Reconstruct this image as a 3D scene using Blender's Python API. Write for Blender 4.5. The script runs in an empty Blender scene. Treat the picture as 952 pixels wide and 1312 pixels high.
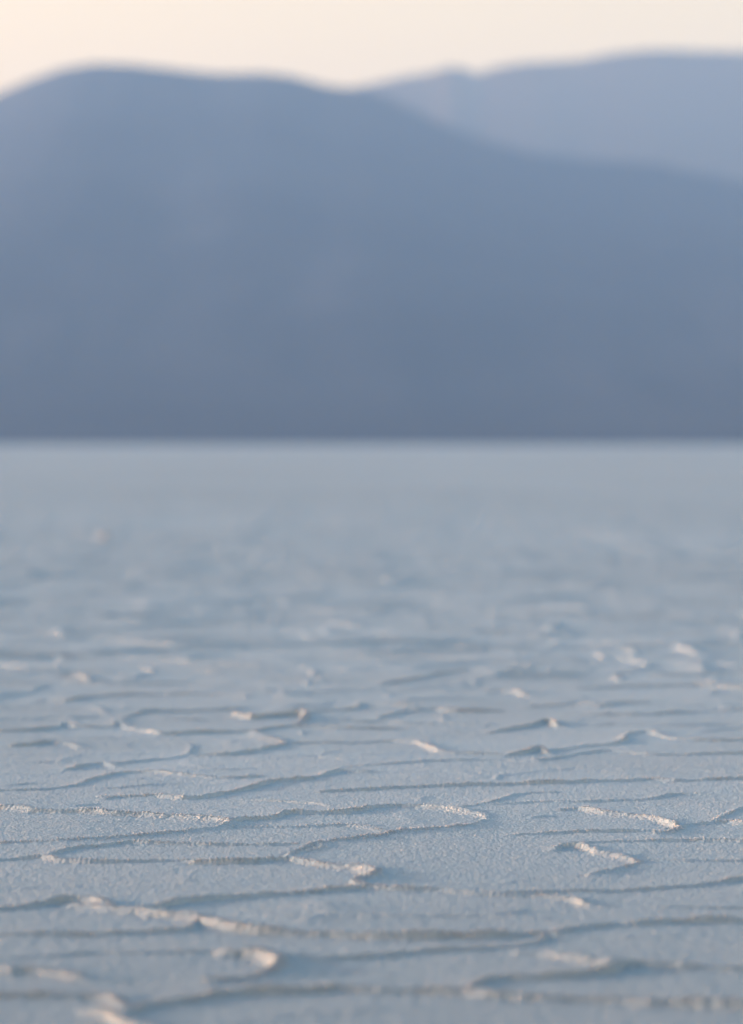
import bpy, math, random
import numpy as np
from mathutils import Vector, noise as mn

SC = bpy.context.scene
COL = SC.collection

# ---------------------------------------------------------------- camera
cam_data = bpy.data.cameras.new("camera")
cam = bpy.data.objects.new("camera", cam_data)
COL.objects.link(cam)
cam_data.sensor_fit = 'VERTICAL'
cam_data.sensor_height = 36.0
cam_data.sensor_width = 24.0
cam_data.lens = 100.0
cam_data.clip_start = 0.05
cam_data.clip_end = 60000.0
cam.location = (0, 0, 1.0)
cam.rotation_euler = (math.radians(90 - 1.3756), 0, 0)
cam_data.dof.use_dof = True
cam_data.dof.focus_distance = 7.5
cam_data.dof.aperture_fstop = 1.75
SC.camera = cam

# ---------------------------------------------------------------- light
SUN_EL = 8.0
SUN_AZ = -79.0          # degrees from +Y towards +X: the sun is far to the left
world = bpy.data.worlds.new("World")
SC.world = world
world.use_nodes = True
wn = world.node_tree
bg = wn.nodes["Background"]
sky = wn.nodes.new("ShaderNodeTexSky")
sky.sky_type = 'NISHITA'
sky.sun_disc = False
sky.sun_elevation = math.radians(SUN_EL)
sky.sun_rotation = math.radians(SUN_AZ)
sky.altitude = 0
sky.air_density = 1.0
sky.dust_density = 2.0
sky.ozone_density = 2.0
# the low sky glows cream after a clear dusty day, the high sky stays blue
tcw = wn.nodes.new("ShaderNodeTexCoord"); sxyz = wn.nodes.new("ShaderNodeSeparateXYZ")
wn.links.new(tcw.outputs["Generated"], sxyz.inputs[0])
rmp = wn.nodes.new("ShaderNodeValToRGB")
rmp.color_ramp.interpolation = 'EASE'
rmp.color_ramp.elements[0].position = 0.17; rmp.color_ramp.elements[0].color = (0.89, 0.438, 0.190, 1)
rmp.color_ramp.elements[1].position = 0.45; rmp.color_ramp.elements[1].color = (0.168, 0.254, 0.292, 1)
wn.links.new(sxyz.outputs[2], rmp.inputs[0])
mlt = wn.nodes.new("ShaderNodeMix"); mlt.data_type = 'RGBA'; mlt.blend_type = 'MULTIPLY'
mlt.inputs[0].default_value = 1.0
wn.links.new(sky.outputs[0], mlt.inputs[6]); wn.links.new(rmp.outputs[0], mlt.inputs[7])
scl = wn.nodes.new("ShaderNodeVectorMath"); scl.operation = 'SCALE'; scl.inputs["Scale"].default_value = 4.3
wn.links.new(mlt.outputs[2], scl.inputs[0]); wn.links.new(scl.outputs[0], bg.inputs[0])
bg.inputs[1].default_value = 0.12

sl = bpy.data.lights.new("sun", 'SUN')
sun = bpy.data.objects.new("sun", sl)
COL.objects.link(sun)
sl.energy = 3.1
sl.angle = math.radians(1.5)
sl.color = (1.0, 1.0, 0.96)
el, az = math.radians(SUN_EL), math.radians(SUN_AZ)
to_sun = Vector((math.sin(az) * math.cos(el), math.cos(az) * math.cos(el), math.sin(el)))
sun.rotation_euler = to_sun.to_track_quat('Z', 'Y').to_euler()
sun.location = (-30, 5, 20)

SC.view_settings.view_transform = 'Standard'
SC.view_settings.look = 'None'
SC.view_settings.gamma = 1.0
SC.view_settings.use_curve_mapping = False
SC.view_settings.exposure = 1.46
SC.render.engine = 'CYCLES'
SC.cycles.use_denoising = True
SC.cycles.max_bounces = 6
SC.cycles.volume_bounces = 1
SC.cycles.volume_step_rate = 4.0

# ---------------------------------------------------------------- helpers
def hsh(ix, iy, s):
    n = (ix.astype(np.int64) * 374761393 + iy.astype(np.int64) * 668265263 + s * 1274126177) & 0xffffffff
    n = ((n ^ (n >> 13)) * 1274126177) & 0xffffffff
    n = (n ^ (n >> 16)) & 0xffffff
    return n.astype(np.float32) / np.float32(0xffffff)

def vn(x, y, s=0):
    """smooth value noise, -1..1"""
    ix = np.floor(x); iy = np.floor(y)
    fx = (x - ix).astype(np.float32); fy = (y - iy).astype(np.float32)
    fx = fx * fx * fx * (fx * (fx * 6 - 15) + 10); fy = fy * fy * fy * (fy * (fy * 6 - 15) + 10)
    a = hsh(ix, iy, s); b = hsh(ix + 1, iy, s); c = hsh(ix, iy + 1, s); d = hsh(ix + 1, iy + 1, s)
    return ((a + (b - a) * fx) * (1 - fy) + (c + (d - c) * fx) * fy) * 2 - 1

def fbm(x, y, s=0, o=3):
    r = 0; a = 1.0; t = 0
    for k in range(o):
        r = r + a * vn(x, y, s + 17 * k); t += a
        x = x * 2.03 + 5.1; y = y * 2.03 - 3.7; a *= 0.5
    return r / t

def sstep(a, b, v):
    t = np.clip((v - a) / (b - a), 0, 1)
    return t * t * (3 - 2 * t)

def grid_mesh(name, X, Y, Z, mat, smooth=True):
    ny, nx = X.shape
    me = bpy.data.meshes.new(name)
    co = np.stack([X, Y, Z], -1).reshape(-1, 3).astype(np.float32)
    i = np.arange(ny * nx).reshape(ny, nx)
    q = np.stack([i[:-1, :-1], i[:-1, 1:], i[1:, 1:], i[1:, :-1]], -1).reshape(-1, 4)
    me.vertices.add(len(co)); me.vertices.foreach_set("co", co.ravel())
    me.loops.add(q.size); me.loops.foreach_set("vertex_index", q.ravel().astype(np.int32))
    me.polygons.add(len(q)); me.polygons.foreach_set("loop_start", np.arange(0, q.size, 4, dtype=np.int32))
    me.update(calc_edges=True)
    if smooth:
        me.polygons.foreach_set("use_smooth", np.ones(len(q), dtype=bool))
    me.materials.append(mat)
    o = bpy.data.objects.new(name, me)
    COL.objects.link(o)
    return o

def new_mat(name):
    m = bpy.data.materials.new(name); m.use_nodes = True
    nt = m.node_tree
    return m, nt, nt.nodes["Principled BSDF"]

def N(nt, t, **kw):
    n = nt.nodes.new(t)
    for k, v in kw.items():
        if k in n.inputs: n.inputs[k].default_value = v
        else: setattr(n, k, v)
    return n

# ---------------------------------------------------------------- materials
def salt_material(name, base, dark, micro):
    m, nt, b = new_mat(name)
    L = nt.links.new
    tc = N(nt, "ShaderNodeTexCoord")
    n1 = N(nt, "ShaderNodeTexNoise"); n1.inputs["Scale"].default_value = 1.3; n1.inputs["Detail"].default_value = 5
    n2 = N(nt, "ShaderNodeTexNoise"); n2.inputs["Scale"].default_value = 0.011; n2.inputs["Detail"].default_value = 4
    n3 = N(nt, "ShaderNodeTexNoise"); n3.inputs["Scale"].default_value = 45; n3.inputs["Detail"].default_value = 3
    for n in (n1, n2, n3): L(tc.outputs["Object"], n.inputs["Vector"])
    def mixc(fac_node, lo, hi, c1, c2, frm=None):
        r = N(nt, "ShaderNodeMapRange"); r.inputs[1].default_value = lo; r.inputs[2].default_value = hi
        L(fac_node.outputs["Fac"], r.inputs[0])
        mx = N(nt, "ShaderNodeMix", data_type='RGBA')
        L(r.outputs[0], mx.inputs[0])
        if frm is None: mx.inputs[6].default_value = (*c1, 1)
        else: L(frm, mx.inputs[6])
        mx.inputs[7].default_value = (*c2, 1)
        return mx.outputs[2]
    c = mixc(n1, 0.35, 0.72, base, dark)
    mul = N(nt, "ShaderNodeMapRange"); mul.inputs[1].default_value = .3; mul.inputs[2].default_value = .7
    mul.inputs[3].default_value = .86; mul.inputs[4].default_value = 1.04
    L(n2.outputs["Fac"], mul.inputs[0])
    mul3 = N(nt, "ShaderNodeMapRange"); mul3.inputs[1].default_value = .3; mul3.inputs[2].default_value = .7
    mul3.inputs[3].default_value = .93; mul3.inputs[4].default_value = 1.04
    L(n3.outputs["Fac"], mul3.inputs[0])
    mm = N(nt, "ShaderNodeMath", operation='MULTIPLY'); L(mul.outputs[0], mm.inputs[0]); L(mul3.outputs[0], mm.inputs[1])
    # near crust painted darker for weaker light scatter at steeper view; wandering edge
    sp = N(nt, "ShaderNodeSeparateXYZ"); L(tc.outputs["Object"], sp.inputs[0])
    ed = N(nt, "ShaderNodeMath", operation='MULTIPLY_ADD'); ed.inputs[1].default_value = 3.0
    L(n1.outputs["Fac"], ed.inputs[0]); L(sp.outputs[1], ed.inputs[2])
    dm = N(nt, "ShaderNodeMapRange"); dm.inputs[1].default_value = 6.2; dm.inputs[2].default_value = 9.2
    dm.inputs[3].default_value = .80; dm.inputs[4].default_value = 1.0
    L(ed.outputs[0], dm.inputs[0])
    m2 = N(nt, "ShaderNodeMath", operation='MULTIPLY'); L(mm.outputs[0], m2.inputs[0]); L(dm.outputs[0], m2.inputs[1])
    # broad faint streaks of thinner and thicker salt
    n4 = N(nt, "ShaderNodeTexNoise"); n4.inputs["Scale"].default_value = 0.10; n4.inputs["Detail"].default_value = 3
    L(tc.outputs["Object"], n4.inputs["Vector"])
    r4 = N(nt, "ShaderNodeMapRange"); r4.inputs[1].default_value = .35; r4.inputs[2].default_value = .65
    r4.inputs[3].default_value = .93; r4.inputs[4].default_value = 1.05
    L(n4.outputs["Fac"], r4.inputs[0])
    m3 = N(nt, "ShaderNodeMath", operation='MULTIPLY'); L(m2.outputs[0], m3.inputs[0]); L(r4.outputs[0], m3.inputs[1])
    # beyond the clean crust the playa is greyer and muddier, in long uneven bands
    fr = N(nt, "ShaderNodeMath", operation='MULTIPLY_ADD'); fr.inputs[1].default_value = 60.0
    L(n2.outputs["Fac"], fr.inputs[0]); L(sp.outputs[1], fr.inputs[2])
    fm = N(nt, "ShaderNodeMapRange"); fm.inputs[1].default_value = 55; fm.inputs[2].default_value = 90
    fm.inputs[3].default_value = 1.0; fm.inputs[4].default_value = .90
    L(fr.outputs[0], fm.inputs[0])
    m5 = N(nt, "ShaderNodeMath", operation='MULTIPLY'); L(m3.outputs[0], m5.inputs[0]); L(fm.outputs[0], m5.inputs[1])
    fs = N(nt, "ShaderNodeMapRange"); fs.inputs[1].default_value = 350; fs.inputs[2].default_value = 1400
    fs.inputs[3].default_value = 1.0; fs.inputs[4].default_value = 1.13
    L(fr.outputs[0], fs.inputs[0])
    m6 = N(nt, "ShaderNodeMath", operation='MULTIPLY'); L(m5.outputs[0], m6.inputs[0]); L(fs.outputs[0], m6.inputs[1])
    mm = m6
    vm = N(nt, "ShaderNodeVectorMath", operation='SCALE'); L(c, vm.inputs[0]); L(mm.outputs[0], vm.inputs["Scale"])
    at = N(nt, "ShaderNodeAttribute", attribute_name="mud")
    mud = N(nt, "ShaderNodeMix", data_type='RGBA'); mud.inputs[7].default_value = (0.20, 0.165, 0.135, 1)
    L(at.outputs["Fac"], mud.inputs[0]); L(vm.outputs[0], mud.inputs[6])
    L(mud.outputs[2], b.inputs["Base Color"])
    b.inputs["Roughness"].default_value = 0.6
    b.inputs["Specular IOR Level"].default_value = 0.4
    # crystalline grain
    g1 = N(nt, "ShaderNodeTexNoise"); g1.inputs["Scale"].default_value = 95; g1.inputs["Detail"].default_value = 4
    g1.inputs["Roughness"].default_value = .6
    g2 = N(nt, "ShaderNodeTexVoronoi"); g2.inputs["Scale"].default_value = 120
    L(tc.outputs["Object"], g1.inputs["Vector"]); L(tc.outputs["Object"], g2.inputs["Vector"])
    ad = N(nt, "ShaderNodeMath", operation='MULTIPLY_ADD'); ad.inputs[1].default_value = -.5
    L(g2.outputs["Distance"], ad.inputs[0]); L(g1.outputs["Fac"], ad.inputs[2])
    bu = N(nt, "ShaderNodeBump"); bu.inputs["Strength"].default_value = 1.0; bu.inputs["Distance"].default_value = micro
    L(ad.outputs[0], bu.inputs["Height"]); L(bu.outputs[0], b.inputs["Normal"])
    return m

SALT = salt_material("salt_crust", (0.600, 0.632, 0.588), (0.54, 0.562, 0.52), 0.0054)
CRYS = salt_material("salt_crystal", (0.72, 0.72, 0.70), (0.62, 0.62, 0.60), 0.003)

def rock_material(name, c1, c2, sc):
    m, nt, b = new_mat(name); L = nt.links.new
    tc = N(nt, "ShaderNodeTexCoord")
    n = N(nt, "ShaderNodeTexNoise"); n.inputs["Scale"].default_value = sc; n.inputs["Detail"].default_value = 6
    L(tc.outputs["Object"], n.inputs["Vector"])
    r = N(nt, "ShaderNodeValToRGB")
    r.color_ramp.elements[0].position = .36; r.color_ramp.elements[0].color = (*c1, 1)
    r.color_ramp.elements[1].position = .64; r.color_ramp.elements[1].color = (*c2, 1)
    L(n.outputs["Fac"], r.inputs[0]); L(r.outputs[0], b.inputs["Base Color"])
    b.inputs["Roughness"].default_value = .95; b.inputs["Specular IOR Level"].default_value = .05
    return m

ROCK = rock_material("mountain_rock", (0.060, 0.068, 0.086), (0.080, 0.087, 0.102), 0.0016)
ROCK2 = rock_material("far_mountain_rock", (0.17, 0.105, 0.04), (0.21, 0.13, 0.055), 0.0012)

# ---------------------------------------------------------------- the crust relief
# crest lines of the pressure ridges, in metres on the flat, with a relative height
TRACED = [
 (1.1, [(-0.726,5.108), (-0.669,5.1), (-0.585,5.1), (-0.514,5.093), (-0.475,5.086), (-0.45,5.042), (-0.43,4.971)]),
 (1.5, [(-0.489,4.956), (-0.462,4.914), (-0.429,4.846), (-0.382,4.761), (-0.327,4.635)]),
 (1.2, [(-0.429,4.962), (-0.401,5.004), (-0.383,5.033), (-0.336,5.055), (-0.29,5.113), (-0.249,5.143), (-0.193,5.15), (-0.122,5.158), (-0.066,5.181), (-0.023,5.165), (0.062,5.15), (0.133,5.143), (0.175,5.135), (0.217,5.106), (0.314,5.084), (0.411,5.069), (0.492,5.04), (0.587,5.026), (0.707,4.99)]),
 (1.4, [(-0.291,5.526), (-0.271,5.517), (-0.243,5.517), (-0.205,5.483), (-0.184,5.39), (-0.206,5.309), (-0.255,5.254), (-0.301,5.254)]),
 (0.6, [(-0.748,5.47), (-0.72,5.487), (-0.632,5.512), (-0.573,5.529), (-0.452,5.546), (-0.331,5.555), (-0.273,5.572)]),
 (0.8, [(-0.187,5.467), (-0.168,5.501), (-0.085,5.484), (0.006,5.509), (0.098,5.561), (0.191,5.578), (0.285,5.613), (0.337,5.658), (0.374,5.758), (0.467,5.843), (0.556,5.872), (0.647,5.901), (0.739,5.911), (0.855,5.921)]),
 (0.7, [(-0.784,5.741), (-0.658,5.741), (-0.563,5.741), (-0.47,5.76), (-0.4,5.778), (-0.384,5.788), (-0.365,5.864), (-0.35,5.932)]),
 (1.2, [(-0.639,6.09), (-0.56,6.049), (-0.454,5.977), (-0.387,5.947), (-0.346,5.878), (-0.306,5.82), (-0.281,5.791), (-0.232,5.763), (-0.12,5.735), (0.006,5.716), (0.132,5.707), (0.246,5.716), (0.347,5.744), (0.372,5.726)]),
 (1.1, [(-0.825,6.039), (-0.794,6.06), (-0.747,6.08), (-0.703,6.133), (-0.664,6.165), (-0.62,6.154), (-0.562,6.07)]),
 (1.1, [(-0.542,6.039), (-0.519,6.06), (-0.462,6.08), (-0.4,6.154), (-0.301,6.208), (-0.234,6.241), (-0.132,6.285), (-0.045,6.33), (-0.002,6.341), (0.042,6.319), (0.146,6.308), (0.214,6.274), (0.282,6.252), (0.384,6.23), (0.433,6.187), (0.458,6.112)]),
 (1.2, [(-0.419,6.726), (-0.296,6.726), (-0.235,6.765), (-0.188,6.765), (-0.103,6.663), (-0.029,6.613), (0.007,6.54), (-0.004,6.468), (-0.034,6.433), (-0.037,6.375), (0.024,6.33)]),
 (0.8, [(0.284,6.286), (0.389,6.309), (0.529,6.32), (0.656,6.365), (0.748,6.411), (0.865,6.492), (0.947,6.564)]),
 (1.1, [(0.452,6.95), (0.474,7.005), (0.513,7.005), (0.55,6.909), (0.593,6.856), (0.626,6.765), (0.595,6.675), (0.543,6.601), (0.504,6.564)]),
 (0.6, [(0.631,6.827), (0.702,6.814), (0.794,6.801), (0.964,6.814)]),
 (0.5, [(0.479,7.068), (0.556,7.11), (0.696,7.138), (0.795,7.153), (1.006,7.11)]),
 (0.7, [(0.367,7.242), (0.428,7.271), (0.532,7.316), (0.634,7.331), (0.73,7.331)]),
 (1.1, [(0.515,7.737), (0.568,7.754), (0.642,7.671), (0.739,7.589), (0.774,7.524), (0.793,7.368), (0.749,7.278), (0.724,7.263)]),
 (0.9, [(0.796,7.395), (0.851,7.473), (0.938,7.504), (0.993,7.457), (1.051,7.426)]),
 (0.8, [(0.886,7.502), (0.939,7.598), (1.021,7.797), (1.122,7.936)]),
 (0.8, [(0.258,7.814), (0.339,7.9), (0.396,8.043), (0.456,8.116), (0.524,8.134)]),
 (0.6, [(0.18,7.808), (0.337,7.86), (0.488,7.912), (0.575,7.912), (0.687,7.947), (0.778,7.982), (0.877,8.09), (0.964,8.072)]),
 (0.8, [(-0.148,8.134), (-0.036,8.172), (0.1,8.228), (0.283,8.285), (0.375,8.304), (0.56,8.343), (0.655,8.382), (0.749,8.402), (0.834,8.442), (0.911,8.402), (1.031,8.442), (1.197,8.462)]),
 (0.8, [(-0.764,8.025), (-0.609,8.025), (-0.518,7.971), (-0.455,8.025), (-0.394,8.134), (-0.352,8.209), (-0.29,8.363), (-0.177,8.442), (-0.132,8.543), (-0.097,8.625), (-0.014,8.604)]),
 (0.6, [(-0.087,8.741), (0.058,8.827), (0.231,8.915), (0.403,8.937), (0.523,8.893)]),
 (1.0, [(-1.056,7.735), (-1.015,7.752), (-0.971,7.735), (-0.924,7.701), (-0.751,7.668), (-0.695,7.635), (-0.577,7.603), (-0.448,7.538), (-0.383,7.475), (-0.405,7.351), (-0.549,7.232), (-0.644,7.173), (-0.738,7.13), (-0.852,7.102), (-0.966,7.073)]),
 (1.0, [(-0.383,7.475), (-0.331,7.522), (-0.262,7.554), (-0.223,7.652), (-0.16,7.652), (-0.055,7.685), (0.019,7.786), (0.094,7.803), (0.201,7.752), (0.272,7.668), (0.304,7.57), (0.257,7.412), (0.17,7.336), (0.048,7.261), (0.008,7.173), (-0.109,7.088), (-0.147,7.032), (-0.174,6.936), (-0.203,6.842)]),
 (0.6, [(-0.338,7.39), (-0.195,7.39), (-0.053,7.405), (-0.002,7.36), (0.022,7.3)]),
 (0.9, [(-0.801,6.828), (-0.764,6.921), (-0.723,6.989), (-0.668,7.017), (-0.605,7.072), (-0.536,7.058), (-0.31,7.031), (-0.186,7.044), (-0.147,7.031), (-0.123,6.989), (-0.145,6.935), (-0.197,6.868)]),
 (0.8, [(-0.929,6.802), (-0.891,6.802), (-0.801,6.828), (-0.739,6.776), (-0.643,6.75), (-0.514,6.763), (-0.402,6.763)]),
 (1.2, [(-0.738,5.402), (-0.704,5.369), (-0.678,5.337), (-0.641,5.337), (-0.578,5.297), (-0.548,5.265)]),
 (1.1, [(0.288,5.539), (0.341,5.522), (0.397,5.462), (0.453,5.412), (0.482,5.396)]),
 (1.1, [(0.184,5.175), (0.201,5.236), (0.238,5.275), (0.326,5.283), (0.425,5.323), (0.482,5.396), (0.512,5.404), (0.599,5.379), (0.703,5.363), (0.773,5.355)]),
 (0.9, [(-1.339,9.817), (-1.285,9.817), (-1.156,9.872), (-1.101,9.982), (-1.082,10.066), (-1.032,9.982), (-0.922,9.982), (-0.915,10.21), (-0.851,9.954), (-0.772,9.817), (-0.712,9.737), (-0.634,9.764), (-0.476,9.844), (-0.397,9.899)]),
 (0.7, [(-0.896,10.307), (-0.88,10.457), (-0.832,10.581), (-0.689,10.612), (-0.546,10.675), (-0.472,10.739)]),
 (1.1, [(-1.188,9.369), (-1.126,9.394), (-1.083,9.469), (-1.016,9.444), (-0.949,9.296)]),
 (0.9, [(-0.93,8.715), (-0.888,8.822), (-0.834,8.888), (-0.795,8.779)]),
 (0.9, [(-1.113,8.157), (-1.071,8.175), (-0.94,8.213), (-0.89,8.27), (-0.86,8.309), (-0.837,8.426), (-0.8,8.527), (-0.772,8.609), (-0.679,8.63), (-0.603,8.568), (-0.504,8.487), (-0.433,8.466), (-0.341,8.487)]),
 (0.8, [(-0.819,8.86), (-0.681,8.972), (-0.602,9.086), (-0.584,9.274), (-0.608,9.446), (-0.682,9.496)]),
 (0.9, [(-0.578,9.092), (-0.441,9.115), (-0.371,9.233), (-0.284,9.404), (-0.347,9.632), (-0.407,9.79), (-0.371,9.927), (-0.292,10.01), (-0.071,9.954), (0.12,9.954)]),
 (0.8, [(-0.285,9.421), (-0.197,9.446), (-0.068,9.446), (0.063,9.521), (0.141,9.471), (0.206,9.226), (0.237,9.155), (0.411,9.109)]),
 (1.3, [(-0.506,10.465), (-0.428,10.313), (-0.36,10.403), (-0.261,10.434), (-0.243,10.283), (-0.272,10.078)]),
 (0.9, [(-0.253,10.449), (-0.222,10.605), (-0.076,10.7), (-0.033,10.929), (0.042,10.896), (0.161,10.83)]),
 (1.0, [(0.034,10.37), (0.128,10.617), (0.188,10.68), (0.247,10.712), (0.304,10.617), (0.479,10.617)]),
 (0.9, [(-1.303,10.996), (-1.269,11.099), (-1.186,11.03), (-1.154,11.168), (-1.072,11.274), (-0.858,11.31), (-0.607,11.274), (-0.493,11.203)]),
 (1.2, [(0.416,9.817), (0.474,9.9), (0.533,9.983), (0.631,10.154), (0.65,10.011)]),
 (1.1, [(0.469,11.45), (0.548,11.45), (0.613,11.268)]),
 (1.2, [(0.434,9.065), (0.489,9.159), (0.548,9.23), (0.563,9.135)]),
 (0.8, [(0.567,9.203), (0.679,9.347), (0.816,9.446), (0.896,9.755), (0.952,9.782), (0.982,9.676), (1.034,9.546), (1.189,9.521), (1.35,9.546)]),
 (0.8, [(0.525,8.927), (0.771,9.226), (0.866,9.155), (0.912,9.109), (1.065,9.132), (1.294,9.155)]),
 (0.8, [(0.702,10.469), (0.873,10.438), (1.016,10.438), (1.109,10.499), (1.293,10.593), (1.506,10.656)]),
 (0.9, [(0.606,10.797), (0.788,10.863), (0.873,10.797), (0.941,10.896), (1.067,10.963)]),
 (0.9, [(0.839,11.566), (1.137,11.68), (1.366,11.718), (1.448,11.604), (1.619,11.455)]),
 (1.4, [(-1.339,12.151), (-1.273,12.151), (-1.182,11.907)]),
 (1.0, [(-1.255,11.828), (-1.023,11.774), (-0.767,11.828), (-0.57,11.774)]),
 (1.3, [(-1.075,12.58), (-1.024,12.58), (-0.955,12.362)]),
 (1.3, [(-0.727,12.362), (-0.67,12.319)]),
 (1.4, [(-0.317,12.67), (-0.259,12.405), (-0.261,12.151)]),
 (1.0, [(0.045,11.735), (0.178,11.987), (0.318,12.319), (0.424,12.448)]),
 (1.2, [(0.726,14.355), (0.867,14.414), (0.943,14.184), (0.882,14.016)]),
 (1.3, [(1.056,13.435), (1.08,13.137)]),
 (1.4, [(1.124,13.235), (1.193,12.994), (1.233,12.67), (1.118,12.362), (1.032,12.151), (1.044,11.907)]),
 (1.2, [(-0.372,14.896), (-0.305,14.591)]),
 (1.3, [(0.017,15.149), (0.12,15.021)]),
 (1.2, [(1.901,15.411), (1.92,14.896), (1.823,14.298)]),
 (1.2, [(1.586,12.853), (1.639,12.715)]),
 (1.1, [(-0.738,7.981), (-0.719,8.017)]),
]

def spline(P, step=0.012):
    P = [np.array(p, float) for p in P]
    if len(P) == 2: P = [P[0], (P[0] + P[1]) / 2, P[1]]
    Q = [2 * P[0] - P[1]] + P + [2 * P[-1] - P[-2]]
    out = []
    for i in range(1, len(Q) - 2):
        a, b, c, d = Q[i - 1:i + 3]
        # centripetal Catmull-Rom keeps the hooks from looping
        t0 = 0; t1 = max(np.linalg.norm(b - a), 1e-4) ** .5; t2 = t1 + max(np.linalg.norm(c - b), 1e-4) ** .5
        t3 = t2 + max(np.linalg.norm(d - c), 1e-4) ** .5
        n = max(2, int(np.linalg.norm(c - b) / step))
        t = (t1 + (t2 - t1) * np.arange(n) / n)[:, None]
        A1 = (t1 - t) / (t1 - t0) * a + (t - t0) / (t1 - t0) * b
        A2 = (t2 - t) / (t2 - t1) * b + (t - t1) / (t2 - t1) * c
        A3 = (t3 - t) / (t3 - t2) * c + (t - t2) / (t3 - t2) * d
        B1 = (t2 - t) / (t2 - t0) * A1 + (t - t0) / (t2 - t0) * A2
        B2 = (t3 - t) / (t3 - t1) * A2 + (t - t1) / (t3 - t1) * A3
        out.append((t2 - t) / (t2 - t1) * B1 + (t - t1) / (t2 - t1) * B2)
    out.append(P[-1][None])
    return np.concatenate(out)

GX0, GX1, GY0, GY1, CX, CY = -2.6, 2.6, 4.0, 16.0, 0.004, 0.005
NX, NY = int((GX1 - GX0) / CX), int((GY1 - GY0) / CY)
gx = (GX0 + CX * np.arange(NX)).astype(np.float32)
gy = (GY0 + CY * np.arange(NY)).astype(np.float32)
RD = np.full((NY, NX), 0.45, np.float32)      # distance to the nearest crest
RS = np.ones((NY, NX), np.float32)            # which side of the crest
RB = np.zeros((NY, NX), np.float32)           # how far it swings towards the camera
RH = np.zeros((NY, NX), np.float32)           # its height there
crest_pts = []
rs = np.random.RandomState(4)
for k, (s, P) in enumerate(TRACED):
    S = spline(P)
    n = len(S)
    arc = np.concatenate([[0], np.cumsum(np.linalg.norm(np.diff(S, axis=0), axis=1))])
    # small wander so that no crest is a clean curve
    wob = fbm(arc * 9, arc * 0 + k * 3.3, 5, 3) * 0.007
    tn_ = np.gradient(S, axis=0); tn_ /= np.linalg.norm(tn_, axis=1)[:, None] + 1e-9
    S = S + np.stack([-tn_[:, 1], tn_[:, 0]], 1) * wob[:, None]
    hv = 0.9 + 0.55 * fbm(arc * 3.1, arc * 0 + k * 7.7, 9, 3)
    tap = np.minimum(np.minimum(arc, arc[-1] - arc) / 0.12, 1) * .3 + .7
    # higher and more broken where the edge swings towards the camera
    if S[0][1] > 12.4: s = min(s, .95)
    H = (s ** 1.3) * hv * tap * (0.80 - 0.02 * np.clip(-tn_[:, 0] * tn_[:, 1] * 2.2, 0, 1))
    sw = np.clip(-tn_[:, 0] * tn_[:, 1] * 2.2, 0, 1)
    for (x, y), hh, (tx, ty), bb in zip(S, H, tn_, sw):
        crest_pts.append((x, y, hh, -ty, tx))
        i0 = max(0, int((x - .42 - GX0) / CX)); i1 = min(NX, int((x + .42 - GX0) / CX))
        j0 = max(0, int((y - .42 - GY0) / CY)); j1 = min(NY, int((y + .42 - GY0) / CY))
        if i1 <= i0 or j1 <= j0: continue
        d = np.sqrt((gx[i0:i1] - x)[None] ** 2 + (gy[j0:j1] - y)[:, None] ** 2)
        R = RD[j0:j1, i0:i1]; q = d < R
        R[q] = d[q]; RH[j0:j1, i0:i1][q] = hh
        RB[j0:j1, i0:i1][q] = bb
        side = ((gy[j0:j1] - y)[:, None] * tx - (gx[i0:i1] - x)[None] * ty)
        RS[j0:j1, i0:i1][q] = np.clip(side[q] / (d[q] + .002), -1, 1)
crest_pts = np.array(crest_pts)

def bil(A, x, y):
    u = np.clip((x - GX0) / CX, 0, NX - 1.001); v = np.clip((y - GY0) / CY, 0, NY - 1.001)
    i = u.astype(int); j = v.astype(int); fu = u - i; fv = v - j
    return (A[j, i] * (1 - fu) + A[j, i + 1] * fu) * (1 - fv) + (A[j + 1, i] * (1 - fu) + A[j + 1, i + 1] * fu) * fv

def voro(x, y, cell, s):
    """distance to the nearest edge between irregular cells, in metres"""
    x = x / cell; y = y / cell
    ix = np.floor(x); iy = np.floor(y)
    f1 = np.full(x.shape, 9.0, np.float32); f2 = f1.copy()
    for a in (-1, 0, 1):
        for b in (-1, 0, 1):
            px = ix + a + .5 + .42 * (2 * hsh(ix + a, iy + b, s) - 1)
            py = iy + b + .5 + .42 * (2 * hsh(ix + a, iy + b, s + 5) - 1)
            d = np.sqrt((px - x) ** 2 + (py - y) ** 2).astype(np.float32)
            m = d < f1
            f2 = np.where(m, f1, np.minimum(f2, d)); f1 = np.where(m, d, f1)
    return (f2 - f1) * .6 * cell

def profile(d, h, side, w=0.015):
    """an upturned plate edge: a gentle rise on its own side, a short broken step on the other"""
    k = .5 + .5 * np.clip(side * 1.9, -1, 1)
    step = 1 / (1 + (d / (.52 * w)) ** 2) ** 1.6
    slope = 0.60 / (1 + (d / (1.25 * w)) ** 2) ** 1.5 + 0.40 * np.exp(-d / 0.065)
    return h * (step * (1 - k) + slope * k) - (1 - k) * np.minimum(h, .006) * 0.35 * np.exp(-((d - 1.5 * w) / (.7 * w)) ** 2)

RIDGE = 0.0178

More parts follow.
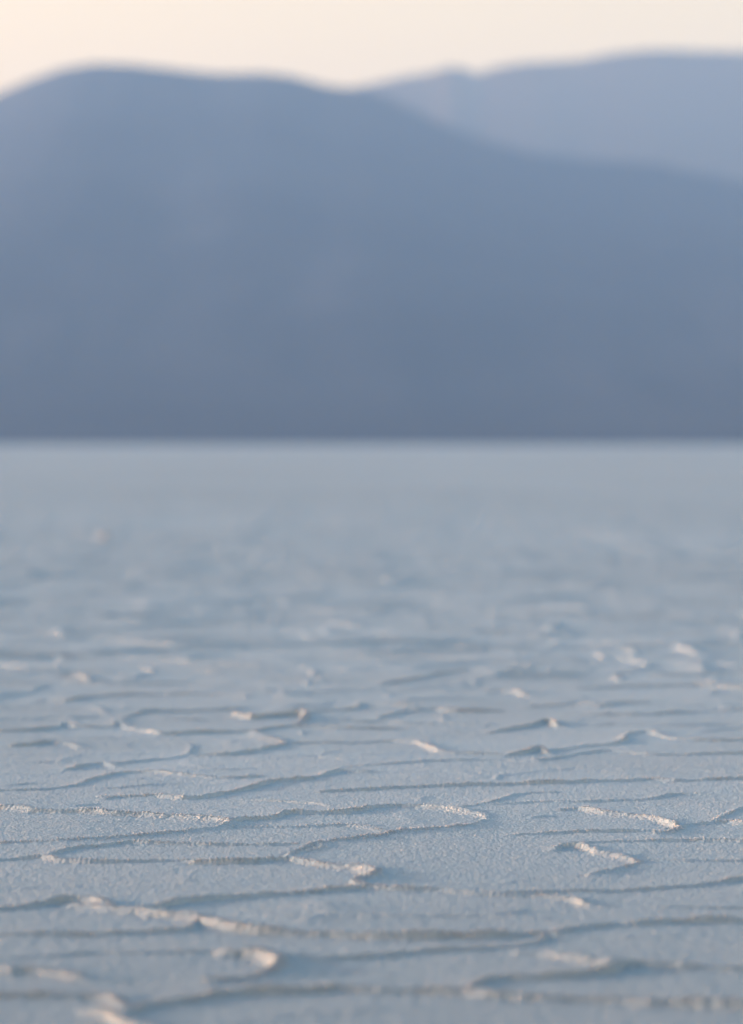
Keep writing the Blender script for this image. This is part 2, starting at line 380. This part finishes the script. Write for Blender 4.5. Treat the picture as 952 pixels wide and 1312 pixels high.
def height(x, y, want_mud=False):
    x = x.astype(np.float32); y = y.astype(np.float32)
    wx = x + .13 * fbm(x * 2.1, y * 2.1, 31, 3); wy = y + .10 * fbm(x * 1.8, y * 2.6, 47, 3)
    d1 = voro(wx * .52, wy, 0.72, 3)
    d2 = voro(wx * .5 + 7.3, wy + 2.2, 0.36, 8)
    hv = np.clip(0.72 + 0.6 * fbm(x * 1.3, y * 1.3, 71, 2), 0.2, 1.15)
    hv2 = np.clip(.12 + .14 * sstep(9, 13, y) + 1.1 * fbm(x * 1.1, y * 2.2, 75, 3), 0, .6)
    far = 1 - .9 * sstep(34, 120, y)
    inframe = (1 - sstep(0.02, 0.12, np.abs(x) - 0.133 * y)) * (1 - sstep(11.3, 12.6, y)) * sstep(4.3, 4.7, y)
    td = bil(RD, x, y); th = bil(RH, x, y); ts = bil(RS, x, y); tb = bil(RB, x, y)
    inside = (x > GX0) & (x < GX1) & (y > GY0) & (y < GY1)
    td = np.where(inside, td, 0.5)
    off = sstep(.06, .2, td)
    wp = (1 - inframe) * off + inframe * (0.18 + .3 * sstep(8, 11, y)) * off
    wd = 0.013 + .022 * sstep(12, 40, y)
    s1 = vn(x * .7, y * .7, 19) * 3
    zp = profile(d1, RIDGE * hv * wp * (1 + .45 * sstep(11, 14, y)), s1, wd)
    d3 = voro(wx * .42 + 3.3, wy * 1.05 + 9.1, 0.24, 15)
    hv3 = np.clip(1.3 * fbm(x * 1.6 + 40, y * 3.1, 79, 3), 0, .5)
    z3 = profile(d3, RIDGE * .55 * hv3 * off * sstep(6.5, 8.5, y) * (1 + 1.3 * sstep(9, 14, y)), s1, wd * .75)
    z2 = profile(d2, RIDGE * .75 * hv2 * off * (1 + 1.1 * sstep(8.5, 13, y)), -s1, wd)
    nd = np.abs(td + 0.006 * fbm(x * 17, y * 17, 88, 4))
    zt = profile(nd, RIDGE * th * np.clip(.9 + .55 * fbm(x * 8, y * 8, 23, 4), .45, 1.35), ts, (.0125 + .004 * vn(x * 5, y * 5, 29)) * (1 + 1.5 * tb))
    near = np.exp(-(td / 0.035) ** 2) * np.minimum(th, 1.2) + np.exp(-(d1 / 0.035) ** 2) * wp * hv
    z = np.maximum(np.maximum(zp, zt), np.maximum(z2, z3)) + .2 * np.minimum(zp, zt)
    z = z + near * 0.0038 * fbm(x * 70, y * 70, 12, 3)
    # plates are faintly dished and tilted
    z = z + 0.0055 * fbm(x * .9, y * .9, 61, 2) * (1 - .6 * sstep(11, 20, y)) + 0.0018 * fbm(x * 5, y * 5, 63, 2)
    z = z + 0.0013 * fbm(x * 60, y * 60, 13, 2) * (1 - sstep(14, 25, y))
    if want_mud:
        m = np.exp(-((nd - .018) / .010) ** 2) * np.minimum(th, 1) * (td < .4) * np.clip(.5 - ts, 0, 1)
        m = m * np.clip(.3 + 1.2 * fbm(x * 3, y * 3, 91, 3), 0, 1) * .12
        return z * far, m
    return z * far

rows = [3.4]
while rows[-1] < 3700:
    d = rows[-1]
    if d < 4.6: s = .006
    elif d < 9: s = 0.0037
    elif d < 11: s = 0.0037 + 0.0032 * (d - 9)
    elif d < 30: s = 0.010 + 0.0018 * (d - 11)
    elif d < 120: s = 0.044 + 0.0035 * (d - 30)
    else: s = d * .01 - .84
    rows.append(d + s)
rows = np.array(rows)
nc = 780
u = np.linspace(-1, 1, nc)
g = u * 0.175
ex = np.array([.19, .215, .25, .3, .37, .47, .6, .8, 1.1, 1.6, 2.4, 3.6])
g = np.concatenate([-ex[::-1], g, ex])
X = g[None, :] * rows[:, None]
Y = np.repeat(rows[:, None], len(g), 1)
Z = np.zeros_like(X); MUD = np.zeros_like(X)
for a in range(0, len(rows), 150):
    Z[a:a + 150], MUD[a:a + 150] = height(X[a:a + 150], Y[a:a + 150], True)
print("rows", len(rows), "verts", X.size)
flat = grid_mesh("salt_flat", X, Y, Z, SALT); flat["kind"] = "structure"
ma = flat.data.attributes.new("mud", 'FLOAT', 'POINT'); ma.data.foreach_set("value", MUD.ravel().astype(np.float32))

# the same flat continuing out of the picture, a little lower
def sheet(name, x0, x1, y0, y1, z, mat):
    xs = np.linspace(x0, x1, 9); ys = np.linspace(y0, y1, 9)
    A, B = np.meshgrid(xs, ys)
    return grid_mesh(name, A, B, A * 0 + z, mat, False)
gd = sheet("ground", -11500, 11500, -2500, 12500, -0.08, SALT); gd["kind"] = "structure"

# ---------------------------------------------------------------- crystals along the crests
def crumbs():
    V, Fc = [], []
    m = (crest_pts[:, 1] < 12.5) & (crest_pts[:, 1] > 4.4)
    pts = crest_pts[m]
    r = np.random.RandomState(8)
    n = 60000
    wgt = pts[:, 2] ** 1.5; wgt /= wgt.sum()
    pick = pts[r.choice(len(pts), n, p=wgt)]
    of = np.abs(r.normal(.001, .009, n)) - .001
    x = pick[:, 0] + pick[:, 3] * of + r.normal(0, .002, n); y = pick[:, 1] + pick[:, 4] * of + r.normal(0, .002, n)
    clump = vn(x * 6, y * 6, 77)
    keep = r.rand(n) < np.clip(.5 + clump, .08, 1)
    x, y = x[keep], y[keep]
    # loose grains scattered on the plates
    k = 5000
    ly = r.uniform(5, 12.5, k); lx = r.uniform(-.16, .16, k) * ly
    x = np.concatenate([x, lx]); y = np.concatenate([y, ly])
    n = len(x)
    s = 0.0013 + 0.0020 * r.rand(n) ** 2.5
    s[-k:] *= .8
    z = height(x[None, :], y[None, :])[0]
    base = np.array([(0, 0, 1), (.9, 0, .1), (.1, .9, 0), (-.9, .1, .15), (-.1, -.9, 0), (.1, .1, -1)])
    tri = np.array([(0, 1, 2), (0, 2, 3), (0, 3, 4), (0, 4, 1), (5, 2, 1), (5, 3, 2), (5, 4, 3), (5, 1, 4)])
    an = r.rand(n) * 6.28
    b = base[None] * (0.6 + .8 * r.rand(n, 6, 1))
    c, si = np.cos(an)[:, None], np.sin(an)[:, None]
    bx = b[..., 0] * c - b[..., 1] * si; by = b[..., 0] * si + b[..., 1] * c
    P = np.stack([bx * s[:, None] + x[:, None], by * s[:, None] + y[:, None], b[..., 2] * s[:, None] * .8 + (z + .0006)[:, None]], -1)
    co = P.reshape(-1, 3).astype(np.float32)
    f = (tri[None] + 6 * np.arange(n)[:, None, None]).reshape(-1)
    me = bpy.data.meshes.new("salt_crystals")
    me.vertices.add(len(co)); me.vertices.foreach_set("co", co.ravel())
    me.loops.add(len(f)); me.loops.foreach_set("vertex_index", f.astype(np.int32))
    me.polygons.add(len(f) // 3); me.polygons.foreach_set("loop_start", np.arange(0, len(f), 3, dtype=np.int32))
    me.update(calc_edges=True); me.materials.append(CRYS)
    o = bpy.data.objects.new("salt_crystals", me); COL.objects.link(o)
    o["kind"] = "stuff"; o["label"] = "crumbly white salt crystals along the ridge crests of the flat"; o["category"] = "salt crystals"
crumbs()

# ---------------------------------------------------------------- lone mounds and slabs of salt
def lump(name, label, x, y, sx, sy, sz, seed, rot=0.0, group=None):
    nu, nv = 72, 26
    A, B = np.meshgrid(np.linspace(0, 2 * np.pi, nu + 1)[:-1], np.linspace(0, 1, nv))
    rad = np.sin(B * np.pi / 2) ** .8
    px = np.cos(A) * rad; py = np.sin(A) * rad
    k = 1 + .22 * fbm(px * 2.3 + seed, py * 2.3, seed, 4)
    pz = np.cos(B * np.pi / 2) ** 1.1 * (1 + .35 * fbm(px * 3.1, py * 3.1 + seed, seed + 3, 4))
    px, py = px * k * sx, py * k * sy
    c, s = math.cos(rot), math.sin(rot)
    X_ = px * c - py * s; Y_ = px * s + py * c
    Z_ = pz * sz - 0.012 * B
    X_ = np.concatenate([X_, X_[:, :1]], 1); Y_ = np.concatenate([Y_, Y_[:, :1]], 1); Z_ = np.concatenate([Z_, Z_[:, :1]], 1)
    o = grid_mesh(name, X_, Y_, Z_, CRYS)
    o.location = (x, y, float(height(np.array([[x]]), np.array([[y]]))[0, 0]))
    o["label"] = label; o["category"] = "salt mound"
    if group: o["group"] = group
    return o
lump("salt_mound", "pale blurred upright salt mound alone on the far part of the flat", -2.79, 29.6, .07, .08, .085, 3)

# ---------------------------------------------------------------- mountains
SKY_N = [(-0.1855, 0.1085), (-0.1581, 0.1126), (-0.1416, 0.118), (-0.1306, 0.1229), (-0.1196, 0.1276), (-0.1087, 0.1314), (-0.0977, 0.1333), (-0.084, 0.133), (-0.0703, 0.1314), (-0.0538, 0.1297), (-0.0373, 0.13), (-0.0277, 0.1289), (-0.0154, 0.1254), (-0.0016, 0.124), (0.0066, 0.1213), (0.0231, 0.1131), (0.0395, 0.1066), (0.056, 0.1022), (0.0779, 0.0997), (0.0999, 0.0984), (0.1164, 0.0948), (0.1306, 0.0918), (0.1575, 0.0847), (0.185, 0.0771)]
SKY_F = [(-0.0483, 0.1153), (-0.0263, 0.1207), (-0.0126, 0.1237), (-0.0016, 0.1259), (0.0121, 0.1289), (0.0203, 0.13), (0.0272, 0.1322), (0.0332, 0.1314), (0.0373, 0.1295), (0.0417, 0.1316), (0.0464, 0.1327), (0.056, 0.1338), (0.0724, 0.1344), (0.0862, 0.1371), (0.0971, 0.1382), (0.1109, 0.1379), (0.1306, 0.1374), (0.1575, 0.136), (0.185, 0.1316)]

def range_mesh(name, prof, y0, yc, y1, mat, seed, rough):
    """a mountain range from its foot at y0 over a crest near yc to its back at y1"""
    P = np.array(prof)
    xs = np.concatenate([np.linspace(-9500, -1400, 110)[:-1], np.linspace(-1400, 1400, 380), np.linspace(1400, 9500, 110)[1:]])
    t = np.concatenate([np.linspace(0, 1, 130), np.linspace(1, 2, 50)[1:]])
    u = xs / yc
    hz = np.interp(u, P[:, 0], P[:, 1])
    w = sstep(0.19, .6, np.abs(u))
    hz = hz * (1 - w) + w * (.105 + .035 * fbm(xs / 1500, xs * 0 + seed, seed, 4))
    T, XX = np.meshgrid(t, xs, indexing='ij')
    HZ = np.repeat(hz[None], len(t), 0)
    f = np.where(T <= 1, T, 0)
    YY = np.where(T <= 1, y0 + (yc - y0) * T, yc + (y1 - yc) * (T - 1))
    foot = 260 * fbm(XX / 900, XX * 0 + 2.2 + seed, seed + 4, 3)
    YY = YY + foot * (1 - np.minimum(T, 1)) ** 2
    rise = np.where(T <= 1, 0.30 * T + 0.70 * T ** 1.5, 1 - sstep(0, 1, T - 1) ** .9)
    ZZ = HZ * yc * rise
    # spurs and gullies, none at the skyline itself
    env = np.where(T <= 1, np.sin(np.pi * np.minimum(T, 1)) ** .8, np.sin(np.pi * np.clip(T - 1, 0, 1)))
    warp = 220 * fbm(XX / 1300, YY / 1300, seed + 9, 3)
    ZZ = ZZ + env * rough * fbm((XX + warp) / 420, YY / 1500, seed + 2, 4)
    ZZ = ZZ + rough * .05 * fbm(XX / 90, YY / 90, seed + 5, 2)
    ZZ = np.where(T <= 0, -1.0, np.maximum(ZZ, -.9))
    ZZ[-1] = -1.0
    o = grid_mesh(name, XX, YY, ZZ, mat)
    o["kind"] = "structure"
    return o
range_mesh("mountains", SKY_N, 3300, 7400, 8600, ROCK, 3, 24)
range_mesh("distant_mountains", SKY_F, 8750, 10300, 11800, ROCK2, 21, 30)

# ---------------------------------------------------------------- the air
def haze():
    me = bpy.data.meshes.new("haze")
    x0, x1, y0, y1, z0, z1 = -12000, 12000, -3000, 13000, -2.1, 1700
    v = [(x, y, z) for z in (z0, z1) for y in (y0, y1) for x in (x0, x1)]
    f = [(0, 2, 3, 1), (4, 5, 7, 6), (0, 1, 5, 4), (2, 6, 7, 3), (0, 4, 6, 2), (1, 3, 7, 5)]
    me.from_pydata(v, [], f); me.update()
    m = bpy.data.materials.new("haze"); m.use_nodes = True
    nt = m.node_tree; nt.nodes.clear()
    out = nt.nodes.new("ShaderNodeOutputMaterial"); pv = nt.nodes.new("ShaderNodeVolumePrincipled")
    pv.inputs["Color"].default_value = HAZE_COLOR
    pv.inputs["Density"].default_value = HAZE_DENSITY
    pv.inputs["Anisotropy"].default_value = 0.0
    nt.links.new(pv.outputs[0], out.inputs["Volume"])
    me.materials.append(m)
    o = bpy.data.objects.new("haze", me); COL.objects.link(o); o["kind"] = "stuff"
HAZE_COLOR = (0.425, 0.66, 0.94, 1)
HAZE_DENSITY = 0.000097
haze()
